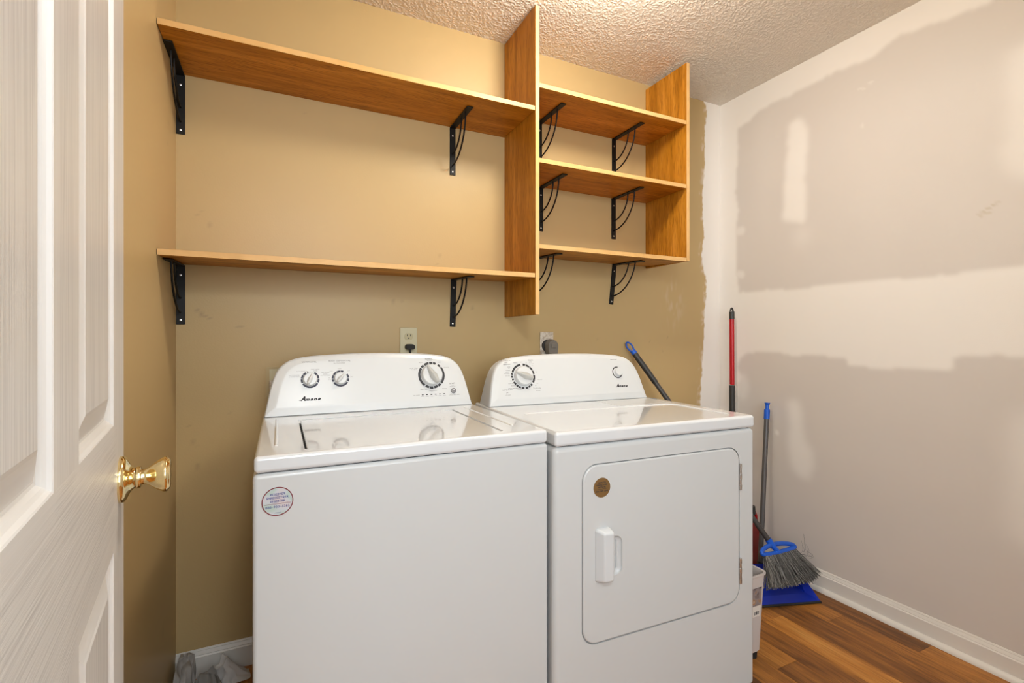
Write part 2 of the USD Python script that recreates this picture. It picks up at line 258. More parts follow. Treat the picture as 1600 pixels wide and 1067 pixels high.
def right_mask(U, V):
    g = np.maximum(inpoly(UG, U, V, .010, 12, 1), inpoly(LG, U, V, .008, 16, 2)); m = 1 - g
    soft = lambda p, k, s: gaussian_filter(inpoly(p, U, V, .012, 18, s), k)
    for p, k, s, w in ((S1, 1.2, 3, 1.), (S2, 2.0, 4, .85), (S3, 2.5, 6, .6), (S4, 4, 7, .7), (S5, 1.5, 8, .6)): m = np.maximum(m, soft(p, k, s) * w)
    m = gaussian_filter(m, .9)
    thin = np.exp(-((U + .27) / .07) ** 2) * np.exp(-((V - 2.05) / .25) ** 2) * .16 + np.exp(-((U + .47) / .05) ** 2 - ((V - 1.63) / .06) ** 2) * .3
    spots = streaks(U, V, [(-.345, .68, -.345, .675, .009, .7), (-.72, 2.21, -.745, 2.20, .004, .35), (-.765, 2.215, -.77, 2.215, .006, .4), (-.735, 2.05, -.735, 2.045, .006, .3), (-.12, 1.72, -.14, 1.72, .02, .6), (-.12, 1.49, -.14, 1.485, .018, .6)])
    return np.clip(np.maximum(np.maximum(m, thin), spots), 0, 1)
def right_tone(U, V):  # yellowed scratch and the slightly darker paper at the far upper corner
    return np.clip(streaks(U, V, [(-1.115, 1.585, -1.165, 1.615, .003, .45), (-1.12, 1.578, -1.15, 1.588, .003, .35)]), 0, 1)
m, a, s = wall_grid((XR, 0, 0), (0, 1, 0), (0, 0, 1), np.append(np.arange(YF, 0, .008), 0), np.append(np.arange(0, H, .008), H), right_mask, right_tone)
wr = structure('wall_right', 'unpainted drywall right wall with pale joint compound bands', 'wall')
m.invert()
obj('drywall_face', m, 'drywall', wr, smooth=False, attrs=dict(mask=a, scuff=s)); obj('core', bx(XR + .002, XR + .12, YF, 0, -.02, H), 'plainwall', wr)
# unseen front wall, doorway widened to admit the cool light, and hall behind it
wf = tm(mb(-.12, XR + .12, YF - .12, YF, -.02, H) - mb(.19, 1.85, YF - .2, YF + .1, -.02, 2.05))
tag(obj('wall_front', wf, 'plainwall'), 'unseen pale front wall with a doorway widened to let light in, behind the viewer', 'wall', kind='structure')
hall = structure('wall_hall', 'unseen pale walls and ceiling of the hall behind the viewer', 'wall')
M['hallpaint'] = plain('hall_paint', (.74, .73, .70), .7)
obj('hall_side', bx(-.9, -.8, -3.5, YF - .12, -.02, H), 'hallpaint', hall); obj('hall_side', bx(2.6, 2.7, -3.5, YF - .12, -.02, H), 'hallpaint', hall)
obj('hall_end', tm(mb(-.9, 2.7, -3.5, -3.4, -.02, H) - mb(-.25, 1.35, -3.6, -3.3, 1.0, 2.1)), 'hallpaint', hall); obj('hall_ceiling', bx(-.9, 2.7, -3.5, YF - .12, H, H + .1), 'hallpaint', hall)
w1 = structure('window_1', 'unseen white window frame around the hall area light, behind the viewer', 'window')  # unseen window frame, set around the cool area light
obj('window_frame', tm(mb(-.30, 1.40, -3.43, -3.37, .95, 2.15) - mb(-.23, 1.33, -3.5, -3.3, 1.02, 2.08)), 'trim', w1)

# ceiling: knock-down texture as relief where the picture shows it, plain beyond
ceil = structure('ceiling', 'white splatter-textured ceiling', 'ceiling')
us, vs = np.append(np.arange(.58, XR, .0024), XR), np.append(np.arange(-.95, 0, .0024), 0.)
U, V = np.meshgrid(us, vs, indexing='ij'); p = np.stack([U, V, U * 0], -1)
h = meshkit.fbm(p / .0058, 2, 11); w_ = meshkit.fbm(p / .04, 2, 21) - .5
hh = np.clip((h + .25 * w_ - .47) / .16, 0, 1); hh = hh * hh * (3 - 2 * hh)
Zc = H - .0017 * hh
m, _, _ = wall_grid((0, 0, 0), (1, 0, 0), (0, 1, 0), us, vs, lambda U, V: U, lambda U, V: U)
m.vertices[:, 2] = Zc.ravel(); m.invert()
obj('textured_face', m, 'ceil', ceil, smooth=True); obj('core', bx(-.12, XR + .12, YF - .12, .12, H + .001, H + .1), 'ceil', ceil)

# floor: separate planks
fl = structure('floor', 'brown wood-look plank floor', 'floor')
obj('subfloor', bx(-.9, 2.7, -3.5, .12, -.06, -.006), 'gap', fl)
rng = np.random.RandomState(7)
edges = [2.5377 - .022, 2.4178, 2.3150, 2.1870, 2.0818, 1.9748, 1.8700]; edges = [2.52, 2.420, 2.314, 2.188, 2.082, 1.975, 1.872]
E0 = [XR] + edges[1:]; E0 = [2.5377, 2.4185, 2.3126, 2.1848, 2.0815, 1.9738, 1.8690]
while E0[-1] > .01: E0.append(max(0., E0[-1] - .108))
joints = {0: [(-.990, .28, .62)], 1: [(-.727, .62, .45)], 2: [], 3: [(-.618, .52, .72)], 4: [], 5: [(-.826, .70, .30)], 6: []}
base_tone = {0: .30, 1: .5, 2: .32, 3: .6, 4: .30, 5: .5, 6: .45}
for i in range(len(E0) - 1):
    x1, x0 = E0[i], E0[i + 1]
    if i in joints and joints[i]:
        yj, tb, tf = joints[i][0]; segs = [(-1.8, yj, tf), (yj, 0, tb)]
    elif i in joints: segs = [(-1.8, 0, base_tone[i])]
    else:
        yj = rng.uniform(-1.4, -.4); segs = [(-1.8, yj, rng.uniform(.2, .75)), (yj, 0, rng.uniform(.2, .75))]
    for y0, y1, t in segs:
        b = tm(m3.Manifold.cube((x1 - x0 - .0008, y1 - y0 - .0008, .006)).translate((x0 + .0004, y0 + .0004, -.006)))
        obj('plank', b, 'plank', fl, smooth=False, attrs=dict(tone=[t + rng.uniform(-.03, .03)]))
    obj('plank', bx(x0 + .0004, x1 - .0004, -3.4, -1.8008, -.006, 0), 'plank', fl, smooth=False, attrs=dict(tone=[rng.uniform(.25, .7)]))

# baseboards
def base_profile(): return [(0, 0), (.012, 0), (.0125, .070), (.0095, .0745), (.0095, .0765), (.0045, .0865), (.0045, .0885), (.002, .0932), (0, .0932)]
def shoe_profile(): return [(.012, 0)] + [(.012 + .017 * math.cos(t), .019 * math.sin(t)) for t in np.linspace(0, math.pi / 2, 7)]
def extr(profile, o, out, along, l):
    rings = [[tuple(np.array(o) + np.array(out) * a + np.array(along) * t + np.array([0, 0, b])) for a, b in profile] for t in (0, l)]
    n = len(profile); v = np.array(rings[0] + rings[1]); f = [q for i in range(n) for q in ((i, (i + 1) % n, n + (i + 1) % n), (i, n + (i + 1) % n, n + i))]
    tri = trimesh.creation.triangulate_polygon(Polygon(profile), engine='earcut')[1]
    f += [tuple(t) for t in tri] + [tuple(t[::-1] + n) for t in tri]
    mm = trimesh.Trimesh(v, f, process=False); mm.fix_normals(); return mm
bb = structure('baseboard_right', 'white baseboard along the drywall wall', 'baseboard')
obj('board', extr(base_profile(), (XR, 0, 0), (-1, 0, 0), (0, -1, 0), 1.8), 'trim', bb, smooth=25); obj('base_shoe', extr(shoe_profile(), (XR, 0, 0), (-1, 0, 0), (0, -1, 0), 1.8), 'trim', bb)
bb = structure('baseboard_back', 'white baseboard along the tan back wall', 'baseboard')
obj('board', extr(base_profile(), (0, 0, 0), (0, -1, 0), (1, 0, 0), XR - .03), 'trim', bb, smooth=25)

# ------------------------------------------------------------------ the open door (six moulded panels) and its brass knob
TH = 7.74; kx, ky = .0983, -1.0420
dd = np.array([-math.sin(math.radians(TH)), math.cos(math.radians(TH))]); dn = np.array([dd[1], -dd[0]])
door = thing('door_1', 'white six-panel door standing open at the left', 'door', (kx, ky, 0), TH, kind='structure')   # local: +y = towards the free edge, +x = face seen
DX0, DX1 = -.766, .047
PX = [(-.652, -.409), (-.309, -.066)]; PZ = [(.24, .857), (1.03, 1.72), (1.83, 1.96)]
def dlines(lo, hi, spans):
    br = [lo, hi]
    for a_, b_ in spans: br += [a_ + k for k in (0, .0015, .004, .007, .010, .0125, .015, .022, .030, .038, .041, .0425)] + [b_ - k for k in (0, .0015, .004, .007, .010, .0125, .015, .022, .030, .038, .041, .0425)]
    br = sorted(set(np.round(br, 5))); out = [br[0]]
    for b_ in br[1:]:
        k = max(1, int((b_ - out[-1]) / .03)); out += list(np.linspace(out[-1], b_, k + 1)[1:])
    return np.array(out)
gy, gz = dlines(DX0, DX1, PX), dlines(.012, 2.03, PZ)
U, V = np.meshgrid(gy, gz, indexing='ij'); D = np.full(U.shape, -1.)
for a0, a1 in PX:
    for b0, b1 in PZ: D = np.maximum(D, np.minimum(np.minimum(U - a0, a1 - U), np.minimum(V - b0, b1 - V)))
prof = np.array([(0, 0), (.0015, -.0008), (.004, -.0035), (.007, -.0055), (.010, -.0085), (.0125, -.0092), (.015, -.0088), (.022, -.0065), (.030, -.0042), (.038, -.0022), (.041, -.0012), (.0425, -.0010)])
X_ = np.where(D > 0, np.interp(D, prof[:, 0], prof[:, 1]), 0.)
n_, k_ = U.shape; idx = np.arange(n_ * k_).reshape(n_, k_); P = np.stack([X_, U, V], -1).reshape(-1, 3)
cells = np.stack([idx[:-1, :-1], idx[1:, :-1], idx[1:, 1:], idx[:-1, 1:]], -1).reshape(-1, 4)
cu, cv = (gy[:-1, None] + gy[None, 1:].T) / 2 + 0 * gz[None, :-1], (gz[None, :-1] + gz[None, 1:]) / 2 + 0 * gy[:-1, None]
cu, cv = cu.ravel(), cv.ravel(); which = np.full(len(cells), -1); q = 0
for b0, b1 in PZ:
    for a0, a1 in PX:
        which[(cu > a0) & (cu < a1) & (cv > b0) & (cv < b1)] = q; q += 1
grain = ((D < 0) | (D > .0422)).astype(float); rail = np.zeros(U.shape); inx = (U > DX0 + .114) & (U < DX1 - .1125)
for z0, z1 in ((.012, .24), (.857, 1.03), (1.72, 1.83), (1.96, 2.03)): rail = np.maximum(rail, (inx & (V >= z0 - 1e-6) & (V <= z1 + 1e-6)).astype(float))
def sub(sel):
    c = cells[sel]; xv = P[:, 0]; alt = (np.abs(xv[c[:, 1]] - xv[c[:, 3]]) > 1e-7) & (np.abs(xv[c[:, 0]] - xv[c[:, 2]]) < 1e-7); c = np.where(alt[:, None], np.roll(c, -1, 1), c); f = np.concatenate([c[:, [0, 1, 2]], c[:, [0, 2, 3]]]); used, inv = np.unique(f, return_inverse=True)
    return trimesh.Trimesh(P[used], inv.reshape(-1, 3), process=False), dict(rail=rail.ravel()[used], grain=grain.ravel()[used])
m, ra = sub(which < 0)
back = bx(-.035, -.012, DX0, DX1, .012, 2.03)
edge = cat_([bx(-.013, -.0002, DX1 - .0004, DX1, .012, 2.03), bx(-.013, -.0002, DX0, DX0 + .0004, .012, 2.03)])
obj('stiles_and_rails', m, 'door', door, smooth=False, attrs=ra); obj('slab', cat_([back, edge]), 'door', door, attrs=dict(rail=[0.], grain=[1.]))
for q in range(6):
    m, ra = sub(which == q); ra['rail'] = ra['rail'] * 0; obj('door_panel', m, 'door', door, smooth=False, attrs=ra)
kn = thing('door_knob', 'polished brass knob on the open white door', 'door knob', (kx, ky, .940), TH)
def lx(prof, seg=56): return frame(lathe([(r, h) for h, r in prof], seg), (0, 0, 0), (0, 1, 0), (0, 0, 1), (1, 0, 0))
obj('rosette', lx([(0, 0), (0, .034), (.003, .0343), (.0055, .0335), (.0075, .031), (.009, .0285), (.0115, .0225), (.0145, .0178), (.0175, .0152), (.0185, .0150), (.0185, 0)]), 'brass', kn, smooth=40)
obj('collar', lx([(.0185, 0), (.0185, .0145), (.0195, .0158), (.022, .0163), (.0245, .0158), (.0255, .0145), (.0255, 0)]), 'brass', kn, smooth=40)
obj('knob', lx([(.0255, 0), (.0255, .0118), (.029, .0112), (.032, .0117), (.036, .0145), (.042, .0195), (.048, .0238), (.0525, .0262), (.0555, .0268), (.0575, .0262), (.0588, .0247), (.0592, .0238), (.0602, .0232), (.0612, .0225), (.0618, .0205), (.062, .018), (.0614, .017), (.0612, 0)]), 'brass', kn, smooth=40)

# ------------------------------------------------------------------ shelving
SH = .018
def board(name, label, x0, x1, yf, top, tilt=0., grp=None):
    t = thing(name, label, 'shelf', (x0, 0, top - SH), 0, 'wood shelves on the back wall')
    if tilt: UsdGeom.Xformable(t).AddRotateXOp().Set(tilt)
    l = x1 - x0
    obj('board', tm(rb(.0005, l - .0005, yf + .002, -.001, 0, SH, .0012, 8)), 'oak_x', t, smooth=40); obj('edge_band', bx(.0005, l - .0005, yf, yf + .0018, .0006, SH - .0006), 'oak_edge', t, 'light wood front edge band')
    return t
board('wall_shelf', 'long upper wood shelf left of the tall divider board', .001, 1.206, -.287, 2.050)
board('wall_shelf', 'long lower wood shelf left of the tall divider board', .001, 1.206, -.287, 1.4135, 2.5)
board('wall_shelf', 'short top wood shelf right of the tall divider board', 1.2265, 2.002, -.279, 2.149)
board('wall_shelf', 'short middle wood shelf right of the tall divider board', 1.2265, 2.002, -.279, 1.855)
board('wall_shelf', 'short bottom wood shelf right of the tall divider board', 1.2265, 2.002, -.279, 1.531, 2.8)
def upright(name, label, x0, x1, yf, z0, z1):
    t = thing(name, label, 'shelf divider', (x0, 0, z0), 0, 'upright boards of the shelving'); w, h = x1 - x0, z1 - z0
    obj('board', tm(rb(0, w, yf + .002, -.001, 0, h, .0012, 8)), 'oak_z', t, smooth=40); obj('edge_band', bx(.0006, w - .0006, yf, yf + .0018, .0006, h - .0006), 'oak_edge', t, 'light wood front edge band')
upright('shelf_divider', 'tall wood divider board between long and short shelves', 1.2072, 1.2256, -.2885, 1.2395, H - .006)
upright('shelf_divider', 'wood end panel at the right of the short shelves', 2.0030, 2.0212, -.2800, 1.5030, 2.418)

def bracket(label, x, z, tilt=0., lean=0., arm=.212, scr=True):
    """metal shelf bracket hung from the underside of a shelf at the back wall"""
    t = thing('shelf_bracket', label, 'shelf bracket', (x, -.0005, z), 0, 'black brackets under the shelves')
    if lean: UsdGeom.Xformable(t).AddRotateYOp().Set(lean)
    w = .0125
    obj('wall_plate', tm(rb(-w, w, -.0035, 0, -.200, -.001, .0012, 8)), 'black_metal', t)
    T = trimesh.transformations.rotation_matrix(math.radians(tilt), [1, 0, 0])
    am = tm(rb(-w, w, -arm, -.002, -.0045, -.001, .0012, 8)); am.apply_transform(T); obj('shelf_arm', am, 'black_metal', t)
    for r in (.108, .156):
        ps = [(0, -.003 - r * math.sin(a_), -.003 - r * math.cos(a_)) for a_ in np.linspace(0, math.pi / 2, 22)]
        rod = tube(ps, .0032, 8, r2=.0032); rod.apply_transform(trimesh.transformations.rotation_matrix(math.radians(tilt * .5), [1, 0, 0])); obj('curved_rod', rod, 'black_metal', t)
    for zz in (-.035, -.186):
        obj('screw', frame(lathe([(0, 0), (.0042, 0), (.0036, .0014), (.0015, .002), (0, .002)], 16), (0, -.0035, zz), (1, 0, 0), (0, 0, 1), (0, -1, 0)), 'steel', t, 'steel screw head')
bracket('black metal bracket under the long upper shelf at the left wall', .0132, 2.031)
bracket('black metal bracket under the long upper shelf near the divider', .967, 2.031)
bracket('black metal bracket under the long lower shelf at the left wall', .0132, 1.3945, 2.5)
bracket('black metal bracket under the long lower shelf near the divider', .972, 1.3945, 2.5, 1.5)
bracket('black metal bracket under the short top shelf beside the divider', 1.383, 2.130)
bracket('black metal bracket under the short top shelf near its right end', 1.803, 2.130)
bracket('black metal bracket under the short middle shelf beside the divider', 1.390, 1.836)
bracket('black metal bracket under the short middle shelf near its right end', 1.800, 1.836)
bracket('black metal bracket under the short bottom shelf beside the divider', 1.366, 1.512, 2.8, 3)
bracket('black metal bracket under the short bottom shelf near its right end', 1.806, 1.512, 2.8, 6)

# ------------------------------------------------------------------ outlets behind the machines
t = thing('wall_outlet', 'ivory duplex outlet on the back wall above the washer', 'outlet', (.7806, 0, 1.133))
obj('cover_plate', tm(rb(-.035, .035, -.006, -.0006, -.057, .057, .0025, 10)), 'ivory', t)
for zc in (.021, -.021):
    rc = tm(m3.CrossSection([[(.017 * math.cos(a_), np.clip(.017 * math.sin(a_), -.0135, .0135)) for a_ in np.linspace(0, 2 * math.pi, 40, endpoint=False)]]).extrude(.0025).rotate((90, 0, 0)).translate((0, -.0055, zc)))
    r_ = obj('receptacle', rc, 'ivory_dark', t)
    for xx in (-.0064, .0064): obj('slot', bx(xx - .0012, xx + .0012, -.00825, -.0079, zc + .001, zc + .0085), 'gap', r_)
    obj('ground_hole', frame(lathe([(0, 0), (.0026, 0), (.0026, .0004), (0, .0004)], 16), (0, -.00795, zc - .0065), (1, 0, 0), (0, 0, 1), (0, -1, 0)), 'gap', r_)
t = thing('power_plug', 'black plug in the ivory outlet above the washer', 'plug', (.783, -.0082, 1.112))
obj('plug_body', tm(m3.Manifold.batch_hull([m3.Manifold.cylinder(.022, .0115, .0105, 24).rotate((90, 0, 0)).translate((xx, 0, 0)) for xx in (-.0075, .0075)])), 'rubber', t, smooth=40)
obj('cord', tube([(0, -.012, -.008), (0, -.013, -.03), (0, -.014, -.10), (0, -.012, -.2)], .0042, 8), 'rubber', t)
t = thing('dryer_outlet', 'dented steel outlet plate on the back wall above the dryer', 'outlet', (1.42, 0, 1.118))
obj('cover_plate', tm(rb(-.0345, .0345, -.005, -.0006, -.057, .057, .002, 8)), 'plate_steel', t); obj('receptacle', tm(m3.Manifold.cylinder(.006, .027, .025, 32).rotate((90, 0, 0)).translate((0, -.0045, -.006))), 'dark_plastic', t)
t = thing('dryer_plug', 'large grey dryer plug in the steel outlet plate', 'plug', (1.434, -.011, 1.112))
pl = m3.Manifold.batch_hull([m3.Manifold.cylinder(.012, .030, .030, 36).rotate((90, 0, 0)), m3.Manifold.cylinder(.030, .026, .025, 36).rotate((90, 0, 0)), mb(-.019, .021, -.030, -.002, -.075, -.05)])
obj('plug_body', tm(pl), 'plug_grey', t, smooth=40)
obj('grip_tab', tm(rb(-.011, .013, -.034, -.029, -.010, .010, .002, 8)), 'plug_grey', t); obj('cord', tube([(0, -.016, -.07), (0, -.018, -.12), (.005, -.02, -.3)], .009, 10), 'plug_grey', t)
t = thing('washer_supply_box', 'ivory water valve box on the wall left of the washer panel', 'valve box', (.345, 0, .985))
M['tan_trim'] = plain('tan_trim', (.52, .40, .20), .5)
obj('box_frame', tm(mb(-.077, .077, -.006, -.0006, -.05, .060) - mb(-.066, .066, -.02, .01, -.042, .052)), 'tan_trim', t); obj('box_back', bx(-.066, .066, -.0028, -.0008, -.042, .052), 'ivory', t)
obj('valve', cat_([cyl((-.060, -.018, .012), (-.060, -.018, -.030), .007), cyl((-.060, -.003, .0), (-.060, -.022, .0), .006)]), 'plate_steel', t, 'metal valve'); obj('hose', tube([(-.060, -.018, -.03), (-.056, -.020, -.08), (-.045, -.03, -.2)], .008, 10), 'pole_light', t, 'grey hose')

# ------------------------------------------------------------------ the two machines
def half_outline(kx_, kz):
    """outer outline of a console, half-widths by height over the deck"""
    q = np.array([(.3415, 0), (.3335, .040), (.3245, .085), (.3150, .118), (.3060, .138), (.2930, .155), (.2740, .169), (.2480, .1785), (.2150, .184), (.1500, .189), (.0750, .192), (0, .193)]); 
    from scipy.interpolate import PchipInterpolator
    s_ = np.linspace(0, 1, len(q)); ss = np.linspace(0, 1, 56); xx = PchipInterpolator(s_, q[:, 0])(ss) * kx_; zz = PchipInterpolator(s_, q[:, 1])(ss) * kz
    pts = list(zip(xx, zz)); return pts + [(-x, z) for x, z in pts[-2::-1]]
SLO = .30
def console_mesh(kx_, kz, depth):
    o = half_outline(kx_, kz); zt = .193 * kz
    def ring(ix, z0, ztop, yf):
        return [(x * ix, yf(z0 + z * (ztop - z0) / zt), z0 + z * (ztop - z0) / zt) for x, z in o]
    yfr = lambda z: SLO * z
    R = [ring(.985, .0, zt - .004, lambda z: depth - .10 * z), ring(1.0, .0, zt, lambda z: SLO * z + min(.014, .02)), ring(.999, 0, zt - .0006, lambda z: SLO * z + .006), ring(.992, .0015, zt - .004, lambda z: SLO * z + .0012), ring(.985, .003, zt - .007, lambda z: SLO * z),
         ring(.925, .0215, zt - .014, lambda z: SLO * z - .0030), ring(.912, .0250, zt - .0165, lambda z: SLO * z - .0038), ring(.895, .0290, zt - .019, lambda z: SLO * z - .0041)]
    return loft(R)
def CP(x, z, off=.0043):  # a point of the console face, in console coordinates
    return np.array([x, SLO * z - off, z])
CEY = np.array([0, SLO, 1]) / math.hypot(SLO, 1); CN = np.array([0, -1, SLO]) / math.hypot(SLO, 1); CEX = np.array([1., 0, 0])
def on_face(m, x, z, off=.0040): return frame(m, CP(x, z, off), CEX, CEY, CN)
def arc_print(r0, r1, spans, depth=.0003, n=14):
    out = []
    for a0, a1 in spans:
        t = np.radians(np.linspace(a0, a1, n)); pts = [(r1 * math.cos(k), r1 * math.sin(k)) for k in t] + [(r0 * math.cos(k), r0 * math.sin(k)) for k in t[::-1]]
        out.append(trimesh.creation.extrude_polygon(Polygon(pts), depth, engine='earcut'))
    return cat_(out)
def knob_mesh(r, h, ang):
    sk = m3.Manifold.cylinder(h * .45, r, r * .94, 48)
    dome_ = m3.Manifold.cylinder(h * .12, r * .94, r * .86, 48).translate((0, 0, h * .45))
    return tm(sk + dome_)
def pointer_mesh(r, h, ang):
    b = m3.Manifold.batch_hull([m3.Manifold.sphere(r * .11, 12).translate((r * .84, 0, h * .60)), m3.Manifold.sphere(r * .17, 12).translate((-r * .70, 0, h * .80)), m3.Manifold.cylinder(h * .2, r * .30, r * .26, 20).translate((-r * .62, 0, h * .42)), m3.Manifold.cylinder(h * .25, r * .40, r * .34, 24).translate((-r * .15, 0, h * .42)), m3.Manifold.sphere(r * .15, 12).translate((r * .1, 0, h * .84)), m3.Manifold.cylinder(h * .2, r * .17, r * .14, 16).translate((r * .74, 0, h * .42))])
    return tm(b.rotate((0, 0, ang)))
def T(s, x, z, width=None, height=None, **k): return text(s, CP(x, z, .0040), width, height, CEX, CEY, cap_=.0048 if s in ('WATER LEVEL', 'WASH TEMPERATURE', 'AUTOMATIC', 'DRY', 'AIR DRY', 'TIMED', 'START', 'NORMAL') and (width or 0) > .012 else .0030, **k)
def logo(x, z, w):
    '''slanted lettering: a tall swashed A and four widely spaced small letters'''
    k = w / .064; out = []
    def put(c_, cx, w_, h_, fat):
        m = text(c_, (0, 0, 0), width=w_, ex=(1, 0, 0), ey=(0, 1, 0), bold=True); b_ = m.bounds; v = m.vertices.copy()
        v[:, 1] = (v[:, 1] - b_[0, 1]) * h_ / (b_[1, 1] - b_[0, 1]); v[:, 0] += .40 * v[:, 1] + cx; m.vertices = v
        for dx_, dy_ in ((-fat, 0), (fat, 0), (0, fat * .7), (0, -fat * .7)):
            q = m.copy(); q.apply_translation((dx_, dy_, 0)); q.vertices *= (k, k, 1); out.append(on_face(q, x, z - .0062 * k, .0040))
    put('A', -.0245, .0125, .0135, .0007)
    for c_, cx, w_ in (('m', -.0120, .0105), ('a', .0005, .0070), ('n', .0115, .0072), ('a', .0225, .0070)): put(c_, cx, w_, .0062, .0006)
    q = trimesh.creation.box((.0085 * k, .0014 * k, .0003)); q.apply_translation((-.0315 * k, .0012 * k, .0002)); out.append(on_face(q, x, z - .0062 * k, .0040))
    return cat_(out)
def sticker(parent, x, y, z, r, face, ring, ink, label):
    s_ = obj('registration_sticker', frame(lathe([(0, 0), (r, 0), (r, .0004), (0, .0004)], 48), (x, y, z), (1, 0, 0), (0, 0, 1), (0, -1, 0)), face, parent, label, smooth=False)
    obj('sticker_border', frame(arc_print(r * .93, r, [(0, 180), (180, 360)], .0003, 30), (x, y - .0004, z), (1, 0, 0), (0, 0, 1), (0, -1, 0)), ring, s_)
    c = lambda dz: (x, y - .0004, z + dz * r)
    obj('lettering', cat_([text('REGISTER', c(.50), width=.92 * r, bold=True), text('ENREGISTRER', c(.27), width=1.36 * r, bold=True), text('REGISTRE', c(.03), width=.92 * r, bold=True), text('888-900-3381', c(-.36), width=1.52 * r, bold=True), text('W10880423', c(-.78), width=.4 * r)] if ring else
        [text('REGISTER', c(.50), width=.92 * r, bold=True), text('ENREGISTRER', c(.27), width=1.3 * r, bold=True), text('REGISTRE', c(.03), width=.92 * r, bold=True), text('888-900-3381', c(-.36), width=1.5 * r, bold=True)]), ink, s_)
    obj('divider_line', bx(x - .84 * r, x + .84 * r, y - .0007, y - .0004, z - .165 * r, z - .14 * r), ring or ink, s_)

# ---- washer
WX, WY = .6122, -.816
wa = thing('washing_machine', 'white top-load washing machine left of the dryer', 'washing machine', (WX, WY, 0))
w2 = .3505
obj('body', tm(rb(-w2, w2, .001, .665, .018, .8668, .010, 16) + mb(-w2 + .012, w2 - .012, .012, .66, .02, .8675)), 'enamel', wa, smooth=40)
for sx in (-.30, .30):
    for sy in (.05, .61): obj('foot', cyl((sx, sy, 0), (sx, sy, .03), .02), 'rubber', wa)
d2 = .3482
deck = rb(-d2, d2, 0, .665, .8685, .904, .009, 20) - rb(-.2502, .2345, .036, .455, .893, .93, .006, 12)
deck += m3.Manifold.batch_hull([m3.Manifold.sphere(.005, 14).translate((-.3075, y, .9015)) for y in (.10, .485)]) + m3.Manifold.batch_hull([m3.Manifold.sphere(.005, 14).translate((.288, y, .9015)) for y in (.10, .485)])
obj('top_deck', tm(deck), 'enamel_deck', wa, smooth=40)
obj('seam_shadow_strip', bx(-w2 + .012, w2 - .012, .011, .66, .862, .8690), 'gap', wa, 'dark strip standing in for shade in the seam under the deck')  # dark strip paints the shade of the seam below the deck
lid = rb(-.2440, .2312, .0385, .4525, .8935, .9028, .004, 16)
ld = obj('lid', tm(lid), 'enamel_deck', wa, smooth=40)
obj('lid_gap', bx(-.2500, -.2430, .037, .454, .8932, .8940), 'gap', wa, 'dark strip standing in for shade in the gap beside the lid')  # thin dark sheet paints the shade down in the lid gap
cons = obj('control_console', frame(console_mesh(1., 1., .13), (-.0027, .538, .904), CEX, (0, 1, 0), (0, 0, 1)), 'plastic_white', wa, 'white control console with dials', smooth=28)
CO = np.array([-.0027, .538, .904])
def wpt(m): m = m.copy(); m.apply_translation(CO); return m
def wz(z): return z - .904
def wx(x): return x - .6095
RING = lambda gaps: gaps
def dial(parent, put, x, z, r_out, r_in, r_k, h, ang, spans, ink, kmat, pmat):
    obj('dial_ring', put(on_face(arc_print(r_in, r_out, spans), x, z)), ink, parent)
    obj('dial_knob', put(on_face(knob_mesh(r_k, h, ang), x, z, .0040)), kmat, parent, smooth=40)
    obj('dial_pointer', put(on_face(pointer_mesh(r_k, h, ang), x, z, .0040)), pmat, parent, smooth=40)
sp_small = [(212, 328), (336, 364), (367, 394), (397, 420), (103, 110), (118, 142), (145, 172), (175, 204)]
dial(cons, wpt, wx(.4013), wz(1.0145), .0282, .0222, .0215, .020, 68, sp_small, 'ink_navy', 'plastic_white', 'plastic_white')
dial(cons, wpt, wx(.4945), wz(1.0145), .0275, .0217, .0210, .020, 48, [(212, 328), (336, 360), (364, 394), (68, 88), (91, 118), (121, 150), (153, 180), (184, 204)], 'ink_navy', 'plastic_white', 'plastic_white')
dial(cons, wpt, wx(.8045), wz(1.0150), .0490, .0408, .0395, .030, 118, [(66, 79), (82, 97), (100, 122), (126, 140), (144, 232), (237, 254), (257, 274), (277, 296), (299, 313), (318, 398), (402, 415)], 'ink', 'plastic_white', 'knob_grey')
obj('start_button', wpt(on_face(lathe([(0, 0), (.0098, 0), (.0095, .004), (.0075, .005), (0, .005)], 32), wx(.8813), wz(.9575))), 'ink_soft', cons, 'dark grey start button', smooth=40)
obj('button_mark', wpt(on_face(lathe([(0, 0), (.0022, 0), (.0022, .0003), (0, .0003)], 16), wx(.8813), wz(.9625), .0100)), 'plastic_white', cons)
for k in range(6):
    obj('indicator_light', wpt(on_face(trimesh.creation.box((.0062, .0032, .0006)), wx(.7667 + k * .01572), wz(.9480 + .0002))), 'ink', cons)
obj('logo', wpt(logo(wx(.4035), wz(.9555), .064)), 'ink', cons, 'black slanted maker lettering')
